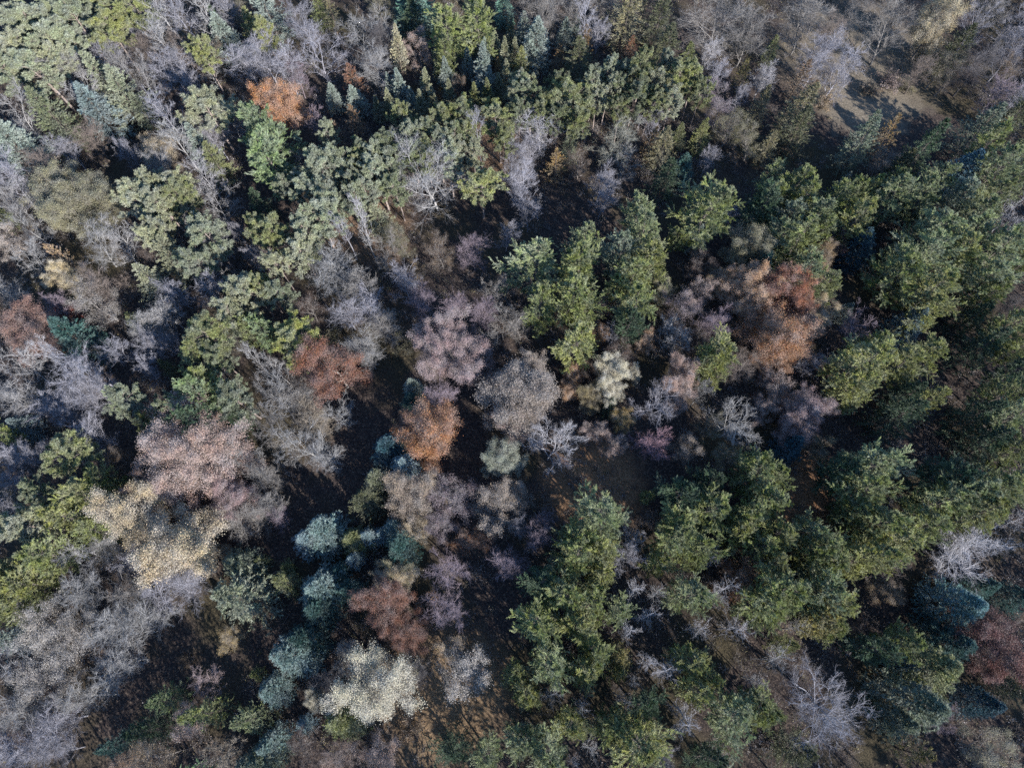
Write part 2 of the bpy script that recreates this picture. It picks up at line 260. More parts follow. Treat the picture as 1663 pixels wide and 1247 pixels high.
# ---------------------------------------------------------------- the trees of the wood
# one block per tile of the photograph (origin), entries: x y width kind colour [*height factor] [| label | short name]
TREES = """
@0 0
60 130 230 sp sage
170 90 220 sp sage
330 130 230 sp sage | broad sage green pine in the upper left pine mass | broad sage pine
480 100 230 sp sage2
90 270 250 sp khakig
270 260 250 sp sage
410 230 200 sp sage
50 430 230 sp sage2
220 400 240 sp sage
350 340 190 sp khakig
590 50 180 sp sage2
690 30 200 sp olive
690 150 220 sp yolive | yellow-olive tufted pine at the right end of the upper left pine mass | yellow-olive pine
820 50 200 sp olive
940 110 220 ba greylav
1070 90 200 bl pale | leaning slender bare tree with white poles against the top edge | leaning white-poled tree
1180 90 220 bl greylav
1280 60 170 bl pale
1050 240 180 bl pale
870 190 190 ba lav
930 300 200 ba brown
570 250 190 ba greylav
440 450 260 ba grey
570 560 270 bv pale
730 330 220 ba greylav
800 450 200 bv grey
890 480 220 bv pale
1110 450 250 ba lav
1210 540 160 ba lav
1180 300 200 ba brown
660 490 180 gs sage *1.2 | tall pale sage spruce leaning up-left among bare trees | tall pale sage spruce
800 620 220 gs sage
910 700 130 gs sage2
350 760 260 gs olive2
130 970 240 bs sagebl
110 720 290 bv pale | pale-limbed bare tree spreading at the left edge below the pine mass | pale left-edge bare tree
650 720 210 bs greybl
1350 700 250 sp khakig | round khaki-green pine above a dark hollow | round khaki pine
1290 960 190 gs sagebl
1380 880 180 ba greylav
1010 950 230 lf cream *.8 | small cream-leaved tree standing over deep shade | small cream tree
290 1080 240 ba brown
50 1170 260 ba lav
1050 730 210 bl greylav
1140 880 210 bl grey
1450 260 160 bs sagebl | pale blue-green narrow spruce beside a lavender twiggy tree | narrow blue-green spruce
1390 130 110 gs dgreen
1430 50 160 ba lav
1530 60 150 hb olivebr
1630 190 150 gs ygreen
1580 380 230 ba lav
1290 320 150 sp yolive
1370 360 130 hb tan
1330 1140 240 bv white | white-limbed bare tree opening like a star under the small cream tree | white star bare tree
1390 1050 170 gs olive
1120 1170 200 sp khakig
950 1220 200 sp khakig
820 980 130 ba lav
1030 1090 210 ba pale
430 960 170 ba lav
570 880 190 ba brown
1490 790 160 bv grey
1330 420 150 ba grey
@415 0
80 70 240 gs sagebl
60 200 130 sp ygreen
330 180 240 ba greylav
400 330 310 bv lav | large lavender-grey bare tree with a visible limb fan, upper right of the bright orange tree | large lavender bare tree
60 350 250 ba lav
200 430 210 ba lav
270 500 180 ba mauve *.8
490 90 150 gc olivebr
420 60 130 gs green
660 180 270 bv grey
800 130 220 bv grey
760 230 200 ba dark
800 20 200 hb olivebr
1010 40 220 bs seagr | sea-green spruce at the top edge over a black gap | sea-green spruce
1000 130 170 gs dgreen
910 310 140 ju khaki *1.1 | slim khaki spire with pointed tip beside a tan leafy bush | slim khaki spire
1050 330 170 hb pinktan
760 400 230 ba grey
630 510 180 gc rust | rust-brown conifer with ragged boughs above two tiny pale spruces | rust-brown conifer
500 630 100 bs sagebl
650 650 110 bs sagebl
860 560 100 ju sagebl
940 570 150 ju sagebl | pointed blue-sage conifer, larger one of a side-by-side pair | pointed sage conifer
1090 560 130 ju khakig
790 700 100 ju khakig
1240 200 200 wp green | bright green plumed pine near the top edge left of another green pine | upper green plumed pine
1200 340 140 wp green
1440 150 210 wp green
1600 60 120 bs seagr
1360 420 110 ju sagebl
1400 280 100 ju sagebl
1470 350 110 ju sagebl
1480 480 200 ju sagebl
1230 490 130 ju sagebl
1170 450 80 ju khakig
1560 440 80 gc gold
1540 310 100 ju khakig
1600 350 110 ju khakig
1640 230 100 ju khakig
1190 590 70 gc gold
1300 550 110 hb brown
170 690 270 lf orange *1.1 | bright orange-leaved tree just above a vivid green pine, upper left | bright orange tree
640 780 160 gc tanbr | tan-brown sparse conifer with outstretched boughs | tan-brown conifer
510 880 150 gc tanbr
450 830 110 sp sage
370 760 160 bv mauve
940 740 130 sp olive
90 860 240 wp vgreen *1.1 | vivid light green pine directly under the bright orange tree | vivid green pine
110 1030 260 wp vgreen
1040 840 160 sp sage
820 900 180 sp olive2
1210 760 170 sp olive
1340 690 180 sp olive
1170 910 170 sp sage
1280 870 160 sp olive2
1000 940 170 sp olive2
1240 1020 180 sp sage
740 970 170 sp sage
1570 770 190 sp olive | olive pine on a tall pale bare stem left of the lavender tree | pale-stemmed pine
1600 870 130 sp olive
640 1030 130 sp ygreen
400 1090 240 sp sage
520 1050 210 sp sage2
790 1110 210 sp sage
320 1180 170 sp sage
700 1200 170 sp sage
880 1000 170 sp sage2
1450 1150 190 sp yolive | round olive pine standing alone right of a big pale bare tree | lone round olive pine
1440 800 120 bl lav
1130 1110 470 bv pale *1.1 | big pale bare tree with a forked white trunk in the upper middle | forked pale bare tree
1640 1000 160 ba lav
180 1190 120 sp sage2
270 1030 130 bv grey
660 950 150 sp olive2
1100 1000 160 sp olive
1130 830 150 sp olive2
960 870 150 sp sage
1310 960 150 sp khakig
1360 810 140 sp olive
1400 950 130 sp khakig
860 1090 150 sp sage
600 1190 150 sp sage2
900 1190 150 sp olive2
1060 690 130 ju khakig
1140 660 110 ju khakig
1010 660 110 ju sagebl
860 660 110 ju khakig
1560 570 120 ju khakig
1500 620 130 ju olive
1620 500 120 ju khakig
1400 640 130 ju olive
1240 620 120 ju khakig
@830 0
300 520 130 sp olive2
490 640 130 sp olive
560 620 120 sp khakig
900 640 130 sp olive
30 560 150 sp khakig
300 740 130 sp olive2
170 690 140 sp olive
620 560 120 sp khakig
1240 570 130 sp olive
1000 410 120 sp sage
700 570 120 sp olive2
50 700 140 sp olive2
250 70 290 ba greyb
410 60 200 ba greyb
500 130 150 bl lav *1.0
560 210 130 ba lav
600 50 150 ba greyb
740 110 230 gs olivebr
620 180 70 gc ygreen
830 60 160 gc olivebr
950 110 180 gs dolive
80 220 110 bs sagebl
150 290 190 bs sagebl | double-topped sage spruce, tallest pale conifer near the top middle | tall sage spruce
20 340 100 ju khakig
340 230 100 bs sagebl
410 200 80 bs sagebl
60 410 120 gs ygreen
480 290 160 gc goldbr | golden-brown conifer overhanging a black gap near the top | golden-brown top conifer
320 390 130 gc goldbr
440 420 200 gs dolive
130 590 190 sp olive2
220 650 130 sp olive
390 620 240 sp olive | dense rounded green pine just right of the pale lavender tree | dense rounded green pine
410 740 150 sp olive
540 510 120 sp sage
620 430 120 sp sage
720 450 120 sp sage
820 490 190 sp olive
800 590 160 sp olive2
860 400 120 sp olive
960 520 140 sp khakig
1060 520 180 sp yolive | yellow-olive pine in the middle of the clump near the top, right of pale stems | yellow-olive clump pine
1190 490 160 sp yolive
1040 630 150 sp khakig
1130 380 130 gs green
710 690 110 sp olive
190 800 260 ba white | pale lavender tree with fine twigs and a white trunk, upper middle | pale lavender tree
130 920 140 ba lav
640 860 350 bv greyol | wide olive-grey bare tree with tangled limbs below the pine clump | tangled olive-grey bare tree
370 930 130 gs sage2
290 1050 165 gc gold | golden conifer standing over a dark gap below the pale lavender tree | golden conifer
440 1040 150 hb brown
850 700 90 ba lav
920 790 140 ba lav
900 930 150 gc goldbr
980 960 180 gs olivebr
1080 880 110 gs olive
1220 880 130 gs ygreen | yellow-green small conifer amid dull bare trees, upper right of centre | yellow-green small conifer
1330 120 400 bv greyb | broad grey-brown bare tree at the top edge, limbs fanning upward | broad grey-brown bare tree
1530 220 260 ba greyb
1270 330 130 ba white
1320 460 140 ba lav
1500 470 130 gc goldgr | pointed golden-green conifer between two whitish twiggy trees | golden-green spire
1630 480 140 ba white
1490 600 100 ba lav
1350 700 230 hb mauve
1400 830 210 hb olivebr
1560 900 210 hb olivebr
1610 680 140 gs olivebr
1100 1080 120 bs teal
1270 1020 100 ba greylav
580 1150 180 ba lav | pale lavender bushy bare tree at the edge of the black central shade | lavender bushy bare tree
730 1040 180 bv grey
980 320 200 gs dolive
60 1130 230 ba lav
80 1000 150 ba lav
1000 1150 180 gs dgreen
770 310 110 gc rust
@1243 0
270 130 300 ba greyb
430 200 220 ba brown
380 320 260 ba greylav
330 400 200 ba greylav
480 460 230 ba lav
500 60 250 bv greyb
820 190 350 bv greyb | bare tree with one pale leaning trunk and fanned limbs by the lit slope | fanned pale-trunk bare tree
900 50 220 ba greyb
1130 110 250 lf straw *1.35 | straw-yellow leafy tree at the top edge near the right corner | straw-yellow tree
1070 240 140 lf straw *.8
1010 350 70 lf straw *.6
1380 130 270 bv greylav
1580 150 250 bv greylav
1480 60 200 ba greyb
1600 330 220 ba greylav
1640 600 130 ba lav
1220 320 190 gs dolive | dark olive spruce drooping under the straw-yellow tree | dark olive spruce
1130 440 180 hb olivebr
40 320 100 gs olive
220 500 180 gc brown
200 720 240 gs olivebr | large brown-olive spruce left of the black shadowed clearing | brown-olive spruce
270 620 150 gc brown
200 840 200 gs dolive
20 950 130 gs olivebr
820 520 190 sb pinktan
910 540 140 sb olivebr
1010 450 160 ba brown
670 560 150 sb tan
380 640 160 sb tan
1180 500 150 hb dark
1370 420 260 ba dark
1500 620 190 ba mauve
1560 480 160 hb brown
1600 750 190 gs dolive
620 920 190 gs greyg *1.4
770 890 160 gc gold *1.3 | orange-gold conifer on the near edge of the black clearing | orange-gold conifer
980 980 210 gs dgreen *1.5
1350 860 230 gs greyg
1420 940 160 wp green
1510 810 90 gc gold
1240 1150 190 bs blue | powdery blue spruce near the right side above the pine band | powdery blue spruce
740 1060 200 hb greyb
850 1100 200 gs dolive
200 1190 180 wp green
40 1160 130 wp sgreen
510 1190 80 bs sagebl
830 1200 120 wp green
1050 1190 190 wp sgreen
1450 1120 210 wp sgreen
1590 1000 170 gs sgreen
1620 1170 160 wp sgreen
640 1230 130 wp green
@0 310
70 60 170 ba pale
20 170 110 gs green
380 40 270 lf khaki | broad khaki-leaved crown near the left edge, leftmost of a khaki group | khaki crown
590 30 290 lf khaki
520 150 300 lf khaki
890 60 220 sp khakig
1050 80 230 sp khakig | broad pale khaki pine left of a thin white-limbed bare tree | broad khaki pine
1000 210 180 sp khakig
960 280 130 sp khakig
1160 50 200 sp olive
1150 130 160 bv pale
1390 90 240 bv pale
200 250 230 bv grey
180 460 230 bv grey
40 370 190 hb pinkcr | pale pinkish cream tree cut by the left edge | pinkish cream edge tree
60 650 180 ba grey
590 340 330 bv grey | large pale-grey bare tree directly below the khaki crowns near the left edge | large pale-grey bare tree
760 350 260 bv pale
410 440 180 gc tan | tan feathery conifer left of the large pale-grey bare tree | tan feathery conifer
420 580 165 lf straw *.8 | small pale yellow leafy tree under the tan conifer | small pale yellow tree
650 590 240 ba brown
640 740 270 hb greycr
410 720 190 ba mauve
210 910 310 lf russet | red-brown leafy crown near the left edge | red-brown crown
440 830 150 lf dred *.7
130 1130 310 bv pale
330 1060 130 bl white
510 970 230 bs dteal | dark teal dense conifer between the red-brown crown and lavender trees | dark teal conifer
750 990 250 bv lav
560 1150 330 ba lav
1340 290 240 sp sage
1420 320 170 ba greylav
1120 440 220 gs khakig
1250 430 180 sp sage2
960 580 190 gs khakig
970 410 130 hb dbrown
1390 460 170 bv pale
1320 610 210 ba lav
1120 640 210 ba lav
1070 780 200 ba pale
950 880 210 ba pale
1000 970 190 ba greylav
1090 970 140 ba lav
880 860 120 gs olive
1530 270 90 ba lav
1640 240 130 sp olive
1600 330 80 gc tanbr
1630 420 110 ba lav
1610 600 230 sp khakig
1460 770 210 sp khakig
1270 960 280 sp olive | dark-centred green tufted pine left of the middle-left, above a dark gap | green tufted pine
1390 1040 170 sp olive2
940 1150 170 ba lav | small round lavender bare tree above dark shade in the left middle | small round lavender tree
1090 1140 120 gs olive
1630 900 150 wp green
1310 1220 210 wp green
1500 960 160 hb olivebr
1620 1060 90 bl pale
@415 310
80 270 210 sp olive
400 140 240 sp sage
480 40 210 sp sage
280 350 210 sp khakig
340 240 190 sp sage
30 100 150 gs dgreen
30 420 110 ba lav
130 450 130 sp khakig
40 600 150 sp yolive
150 640 160 sp sage2
560 220 130 bl lav
650 110 110 bl white
800 180 160 gs khakig
860 290 150 hb olivebr
960 340 170 hb olivebr
720 280 130 bl pale | thin white-stemmed leaning bare tree beside the brown opening | thin white-stemmed tree
640 40 160 sp sage
820 390 210 bv greyb
470 550 330 ba grey | wide grey misty bare tree left of centre, upper one of a group | wide grey misty tree
620 620 280 ba greyb
760 740 250 ba lav
820 850 230 ba greyb
580 770 250 ba greylav
670 970 230 ba grey
730 1060 150 ba grey
350 760 220 hb dbrown
480 930 170 sb olivebr
50 900 160 wp vgreen
280 990 255 sp ygreen | yellow-green tufted pine touching the rust-red round crown | yellow-green tufted pine
510 1140 350 lf rustred *1.1 | rust-red round leafy crown beside the dark lane | rust-red round tree
140 1150 210 bv pale
1190 400 190 hb brown
1400 380 190 ba mauve
960 590 210 ba greylav
1060 690 210 ba mauve
1280 730 160 ba mauve | small domed mauve bare tree right above the pink-mauve leafy crown | domed mauve tree
1280 1010 430 lf pinkmv *1.15 | big pink-mauve leafy crown in the centre | pink-mauve tree
1530 610 200 bv greyb
1590 840 270 bv greyb
1450 780 190 ba mauve
940 970 210 sb olivebr
1610 260 160 ba greylav
1040 480 140 sb tan
@830 310
140 480 270 wp sgreen
170 750 210 wp green
460 350 190 wp sgreen
450 480 260 wp green | tall bright green pine, left of the tallest pine in the centre | bright central pine
400 660 250 wp green
470 740 180 wp green
820 150 170 wp sgreen
860 280 220 wp sgreen | tallest green pine with pointed grey-green top in the centre | tallest central pine
900 430 230 wp ygreen
690 400 210 wp greyg
780 560 230 wp green
830 700 240 wp green
760 840 200 wp dgreen
680 640 150 wp green
410 990 230 wp ygreen | single bright green pine above a small peach-leaved tree | single bright green pine
970 640 125 lf khaki *.8
1240 130 310 wp green
1430 150 110 bv lav
1070 300 110 wp green *.7
1200 310 120 bs sagebl | pale blue-green spruce tucked under a broad green pine | tucked pale spruce
1500 330 260 lf khaki | cream-khaki leafy tree among green pines | cream-khaki tree
1590 520 170 bs teal
1600 90 210 wp dgreen
1410 600 200 lf peach
1180 650 220 hb pinktan
1290 590 160 hb tan
1570 660 240 lf peach *1.15
1160 480 210 hb dbrown
1100 740 210 hb mauve
1290 830 220 ba mauve
1530 880 210 hb orangebr
600 740 130 hb pinktan
570 890 130 lf peach *.7
870 950 150 hb peach
650 960 150 bv greylav
740 1020 210 hb dbrown
1000 940 210 bv pale
1110 960 210 bv pale | pale bare tree with white limbs above a yellow-green pine, centre right | pale white-limbed bare tree
1330 1060 230 wp ygreen | yellow-green pine leaning beside the big orange-brown crown | yellow-green leaning pine
1240 1130 150 wp green
680 1110 200 lf ivory | ivory-white leafy tree in the centre | ivory-white tree
790 1170 95 lf ivory *.8
400 1170 135 lf peach *.7
1090 1190 200 lf pinktan
60 860 180 bv greyb
110 120 170 ba lav
60 30 130 ba lav
590 40 160 ba lav
180 70 60 bl white *.5
1480 1120 230 ba brown
1230 1000 180 hb dbrown
@1243 310
60 50 160 wp green
230 60 170 wp green
420 70 180 wp green
560 60 150 wp green
570 190 220 wp ygreen
780 60 220 wp sgreen
1010 60 210 wp sgreen
1210 80 190 wp greyg
1440 60 200 wp olive
130 180 170 wp greyg
300 190 200 wp sgreen
90 310 190 wp sgreen
210 350 220 wp green
340 300 170 wp green
240 560 210 wp sgreen
390 620 160 wp olive
350 460 180 lf tan | tan-leaved narrow tree wedged between green pines and dark red twigs | wedged tan tree
450 250 150 bv mauve
450 370 130 hb dred
600 370 190 bs navy | very dark blue spruce in shade right of the tan-leaved tree | dark blue spruce
1050 270 260 wp sgreen
980 420 290 wp sgreen | big grey-green pine in the right-hand pine group | big grey-green pine
860 540 260 wp green
1060 660 290 wp ygreen
1010 800 190 wp ygreen
1290 330 230 wp sgreen
1210 450 250 wp ygreen
1350 190 210 wp sgreen
1460 400 260 wp sgreen | rounded green pine close to the right edge, right of a yellow-green one | rounded right pine
1420 560 240 wp sgreen
1430 680 180 wp green
1570 170 230 bv white | white-stemmed bare tree at the right edge among pines | white right-edge tree
1640 350 130 wp ygreen
1640 470 120 wp green
110 620 260 lf redor *1.25 | red-orange leafy top of the tree just right of centre | red-orange tree
190 760 170 lf redor *1.2
80 880 340 lf orangebr *1.15 | large orange-brown leafy crown right of centre | orange-brown tree
140 1010 240 lf orangebr *1.1
330 800 190 lf cream *.8 | cream-yellow sparse leafy tree right of the red-orange tree | cream-yellow tree
500 780 85 bs sagebl
590 880 230 bv mauve
920 870 180 bs bluegr | blue-grey spruce tucked below yellow-green pine boughs | tucked blue-grey spruce
1000 1060 200 wp ygreen
880 1130 220 wp ygreen
590 1110 290 wp ygreen | broad yellow-green pine right of the orange-brown crown | broad yellow-green pine
650 1010 180 wp green
270 1080 190 bv greylav
390 1070 110 bv greylav
1550 880 190 wp green
1620 1010 160 wp green
1400 1010 240 gs dgreen
1590 1160 180 wp dgreen
1330 820 200 gs dgreen
1560 760 130 ba dark
30 1200 160 hb pinktan
@0 620
120 60 250 ba pale
500 90 260 ba lav
650 60 210 ba lav
600 330 230 ba lav | fine lavender bare tree left of the big pink-tan crown, above dark gap | fine lavender bare tree
440 240 190 ba lav
310 160 190 ba lav
770 120 190 sp sage2 | round sage pine beside lavender bare trees, left middle | round sage pine
1280 110 260 wp vgreen | vivid green pine above the big pink-tan crown | vivid pine over pink crown
1250 240 260 wp dgreen
1070 140 140 sp olive2
940 290 110 sp olive
1510 90 210 sp sage2
20 330 120 wp green
80 480 190 ba lav
260 430 190 ba greylav
150 290 130 bs greybl
40 640 170 ba lav
440 510 260 sp olive | olive green pine with rounded tufts left of the pink-tan crown | olive tufted pine
1190 480 600 lf pinktan | very large pink-tan leafy crown in the lower left | big pink-tan crown
1480 770 270 lf pinkmv *.85
980 700 250 lf pinktan *.85
920 870 380 lf cream *1.15 | wide cream-leaved crown below the big pink-tan crown, left one of two | big cream crown
1180 980 440 lf cream *1.15
1350 1100 170 lf cream *.8
680 640 160 wp green
560 780 260 wp ygreen | bright yellow-green pine touching the left side of the cream crown | bright left pine
430 880 220 wp ygreen
620 970 160 wp green
180 900 260 sp khakig
230 720 170 sp olive2
330 1110 230 wp green
110 1220 170 wp ygreen
20 790 120 ba lav
330 1000 160 hb brown
570 1110 270 bv pale
700 1090 220 ba grey *.8
860 1200 230 ba greylav *.8
1200 1240 230 ba lav *.8
1540 480 260 bv grey
1600 880 240 ba greyb *.8
1550 1170 190 bs greyg
800 500 190 hb brown
1530 260 150 gs dgreen
@415 620
150 140 330 bv grey
280 110 290 ba greyb *.85
370 260 270 ba tanb *.85 | fine tan-grey bare tree right under the rust-red round tree | tan-grey bare tree
550 210 210 bv grey
300 400 330 bv grey | wide grey bare crown bordering the dark lane, left side | wide grey lane tree
110 340 290 bv greyb
450 460 210 ba grey
50 590 230 ba greyb
60 770 250 ba greyb
140 880 160 ba mauve
1020 50 115 bs sagebl | small pale green spruce top right of the dark lane above the orange-brown crown | small pale spruce
1000 120 120 bs dteal
1200 110 210 ba mauve
1150 310 360 lf orange2 | copper-orange leafy tree right of the dark lane in the centre | copper-orange tree
850 430 180 bs navy *1.2
935 375 70 bs sagebl
950 550 180 bs silver | silver-blue spruce just below left of the copper-orange tree | silver-blue spruce
770 630 135 bs sage | small sage spruce jutting into the dark lane | small sage lane spruce
700 780 210 gs dolive
1000 760 300 lf taupe | round taupe-and-cream leafy tree below the silver-blue spruce | round taupe tree
1030 930 170 lf cream *.7
1600 500 230 lf paleg | pale green-white leafy tree below the wide pale tan crown | pale green-white tree
1280 750 300 hb mauve | mauve thin-leaved tree right of the round taupe tree | mauve thin-leaved tree
1210 910 200 hb mauve
1500 800 300 hb taupe
1620 720 210 hb taupe
1470 1000 160 hb rust
440 980 230 bs tealp | large grey-teal spruce standing out of the dark lane's lower end | large teal lane spruce
340 1020 165 bs silver
640 1010 160 bs olive | olive-green rounded spruce left of a pale blue one in a short row | olive rounded spruce
725 990 125 bs silver
820 980 90 bs silver
910 960 145 bs tealp
930 1060 200 bs dteal *1.2
630 1140 95 bs silver
540 1220 110 bs teal
200 1190 95 gs ygreen *.7
20 1160 100 gs green *.7
920 1190 170 lf khaki *.7
1250 1140 320 bv mauve | mauve-grey bare tree with fine limbs over striped shadows, lower centre | mauve-grey bare tree
1350 1030 170 hb rust
1600 1140 230 ba mauve
1620 240 200 hb pinktan
@830 620
-30 70 420 lf ptan | wide pale tan leafy crown in the centre, leftmost of its group | wide pale tan crown
130 80 380 lf ptan
110 -60 230 lf ptan *.9
390 40 130 lf peach *.7
520 110 170 lf olivetan *.8
660 50 160 lf ivory
640 150 120 gs dgreen
740 250 150 lf yellowt *.7 | small yellow-tan tree under the ivory-white tree | small yellow-tan tree
890 120 300 bv greylav
1090 80 210 lf pinktan
550 310 160 hb pinktan
660 430 160 hb pinktan
900 380 240 ba mauvered | reddish-mauve fine bare tree below centre right | reddish-mauve bare tree
1080 430 190 hb taupe
1420 220 350 bv grey | large grey bare tree with radiating limbs under the orange-brown crown | radiating grey bare tree
1210 80 160 bv grey
1600 190 170 hb pinktan
1390 470 180 hb olivebr
1260 280 170 hb olivebr
250 430 360 bv white *.9 | white-grey bare tree with antler-like limbs over the brown leaf clearing | antler-limbed white tree
20 380 170 hb pinktan
60 730 210 hb taupe
220 880 150 ba mauve
60 930 130 ba greylav
200 1030 190 ba mauve
40 1180 150 ba mauve
600 880 290 wp sgreen | feathery grey-green pine below the striped brown clearing | feathery grey-green pine
450 980 230 wp green
400 1140 250 wp green
560 1120 220 wp ygreen
880 730 90 wp green *.6
800 1010 180 bv white
700 1130 240 bv lav | lavender-white bare tree squeezed between two dark green pines | squeezed lavender tree
1080 720 220 wp dgreen
1240 820 260 wp green | tall green pine in the lower right group, above the orange-brown low tree | tall lower pine
1090 960 290 wp green
1180 1080 240 wp green
940 1180 160 wp ygreen
1230 660 180 wp dgreen
1560 590 260 wp green
1610 760 220 wp green
1530 890 220 wp green
1470 970 200 wp ygreen
1620 1060 190 wp green
1250 1130 130 sn white
1520 1190 270 hb orangebr | low orange-brown leafy tree enclosed by pines, lower right | low orange-brown tree
860 900 160 hb dbrown
@1243 620
60 80 230 hb pinktan
270 140 240 lf pinkmv | pink-mauve leafy tree at the lower right end of the autumn group | right pink-mauve tree
180 280 230 lf pinkmv
560 60 200 wp ygreen
900 100 210 gs dgreen
1060 120 140 wp ygreen
840 220 260 gs dgreen
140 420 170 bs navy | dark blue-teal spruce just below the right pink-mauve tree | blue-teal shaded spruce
1550 60 210 wp green
1570 230 230 wp sgreen
1620 450 190 wp green
1350 220 250 gs dgreen
1420 420 250 gs dgreen
40 620 180 wp green
700 540 290 wp sgreen | large soft green pine between two brown-lit gaps on the right | large soft pine
600 710 290 wp green
480 590 210 wp dgreen
1100 800 290 wp green
1280 700 280 wp sgreen
1480 680 250 wp green
1350 840 260 wp ygreen | yellow-green pine in the long pine band near the right edge | band pine
1590 640 200 wp green
1040 930 230 wp green
1130 600 240 wp dgreen
840 980 230 wp ygreen
700 890 260 wp green
720 1080 270 wp ygreen
580 860 200 wp green
590 1160 210 wp ygreen
820 790 110 bv pale
60 960 210 wp ygreen
300 960 220 wp sgreen
330 1080 240 wp green
80 1190 210 wp ygreen
400 1190 210 wp green
470 1010 140 hb dbrown
1290 1090 390 ba white *.85 | round white-lavender bare tree in black shade at the right | round white-lavender tree
1610 900 190 sn white
1540 1090 100 sn white
300 460 190 hb olivebr
760 1190 200 ba brown
@0 932
60 90 230 wp ygreen | bright yellow-green pine at the left edge, lower part | bright left-edge pine
190 50 190 wp ygreen
40 240 160 wp green
480 130 320 ba grey
1120 100 340 ba lav *.85 | pale lavender misty bare tree below the cream crown | misty lavender tree
860 130 260 ba greyb
260 300 330 hb greycr
690 330 330 ba grey
950 330 320 ba grey | silvery grey bare tree jutting over the dark lane, lower left | silvery jutting tree
770 560 300 ba grey
450 430 320 hb greycr
120 580 300 bv pale
300 700 310 hb greycr
560 800 250 ba grey
150 850 310 ba grey
350 950 280 ba greylav
120 1110 310 ba greylav
350 1160 220 ba greylav
60 420 200 gs sagebl
1570 150 340 gs sage *1.1 | large soft sage-green conifer beside the dark lane, lower left | large sage conifer
1480 430 170 hb yellowt
1310 720 220 bv pinkb | small pinkish bare shrub-like tree in the shade at the lower left | small pinkish bare tree
1070 810 170 gs vgreen *1.3 | bright green small conifer in shade at the lower left | bright small conifer
1310 910 190 gs green *1.7
1600 950 170 gs sgreen *1.6
1180 980 240 hb pinktan *1.2
950 1010 200 gs dgreen *1.4
730 1100 160 gs dteal *1.3
1000 1190 220 hb tan *1.5
1390 1170 280 bv tanb *1.1
790 1230 170 hb peach
1600 1225 150 bs sagebl
1645 640 90 gs green
1200 560 120 sb brown
@415 932
180 60 160 gs olive *1.4
430 90 250 bs tealp | domed teal spruce in a dark pocket, lower left of centre | domed teal spruce
430 220 190 bs dteal *1.2
590 110 160 bs dteal
250 520 230 bs tealp *1.3 | pale teal spruce with one lit side, next to the ivory crown | pale teal spruce
340 420 190 bs dteal *1.2
120 740 175 bs tealp *1.15
110 1090 165 bs tealp
50 1200 190 bs greyg
890 50 210 lf cream *.7
820 240 310 lf rustbr | red-brown leafy tree above the large ivory crown | red-brown tree
970 400 240 lf rustbr *.85
1100 240 220 sb orangebr
790 700 410 lf ivory *1.1 | large ivory-white leafy crown near the bottom | large ivory crown
390 830 140 lf ivory *.6
570 500 170 hb greycr
570 950 220 bs olive | olive rounded conifer at the lower left of the large ivory crown | olive rounded conifer
320 970 100 bs silver *.6 | tiny pale blue star-shaped spruce near the bottom | tiny blue spruce
480 700 190 ba dark
1350 670 340 hb greycr | cream-flecked pale bare tree over a striped lit slope near the bottom | cream-flecked tree
1330 470 220 hb tan
1280 150 340 bv mauve
550 1160 170 hb pinktan
780 1150 240 hb pinktan
300 1110 210 hb dbrown
1270 1130 240 gs dgreen
1480 1190 190 wp sgreen
1060 640 160 ba dark
980 1000 200 sb brown
@830 932
330 110 260 wp green
210 50 210 wp dgreen
500 200 210 wp green | green plumed pine left of the two upper dead trees | lower plumed pine
190 300 250 wp green
410 320 230 wp ygreen
690 240 165 wp sgreen
520 450 210 wp green
240 560 250 wp sgreen
110 760 170 wp ygreen
450 640 190 wp ygreen
550 570 150 wp green
30 650 140 wp green
560 10 160 wp ygreen
690 545 175 gs yellow | golden-yellow conifer among dead grey trees near the bottom | golden-yellow conifer
690 620 150 gs ygreen
1140 130 220 wp sgreen
1320 150 200 sn white *1.1 | tall dead tree with a crooked white top right of a green pine | crooked dead tree
790 90 160 sn white
930 150 150 sn pale
850 290 150 sn white
760 370 160 sn white
1170 360 160 sn white | dead tree with upswept white limbs | upswept dead tree
1420 350 200 sn white
860 560 150 sn white
980 650 210 sn white | wide star-shaped dead tree near the bottom centre | wide star dead tree
790 660 120 sn pale
690 780 140 sn pale
250 810 160 sn pale
460 830 140 sn pale
1120 870 240 sn white | largest spider-limbed dead tree near the bottom | spider-limbed dead tree
1050 1020 130 sn white
490 1080 160 sn pale
960 1180 170 ba lav
1580 680 160 sn pale
1300 1130 160 sn pale
390 1210 100 sn white
1170 560 210 wp ygreen
1240 650 140 wp ygreen
1200 760 190 wp ygreen | pale yellow-green pine beside the spider-limbed dead tree | pale yellow-green pine
1600 190 250 wp green
830 1060 320 wp ygreen | broad yellow-green pine touching the bottom edge | broad bottom pine
640 960 210 wp green
850 860 200 wp dgreen
90 1080 240 wp sgreen
400 970 190 wp ygreen
270 1150 240 wp sgreen
1440 940 290 wp sgreen
1590 850 220 wp green
1270 1200 190 wp dgreen
1450 70 260 hb rust
@1243 932
110 80 290 wp green
330 120 280 wp sgreen
450 170 240 wp ygreen | yellow-green pine pointing right over black shade | rightward pine
340 300 200 wp yellow | golden-tinged pine beside a pale dead tree at the lower right | golden-tinged pine
50 260 170 wp green
430 340 150 wp green
130 450 150 gs ygreen
210 350 130 sn pale
90 560 230 sn pale
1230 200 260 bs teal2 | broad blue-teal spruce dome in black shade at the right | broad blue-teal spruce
1370 90 160 bs teal
1600 150 170 bs dteal
1500 420 400 lf maroon | maroon-pink leafy tree at the right edge | maroon tree
850 430 190 wp green
690 480 210 wp dgreen
900 580 140 bs silver
1180 430 260 bs dteal
1050 620 300 bs olive
960 820 320 bs greyg | grey-green rounded conifer right of the big lavender bare tree | grey-green rounded conifer
850 940 190 bs greyg
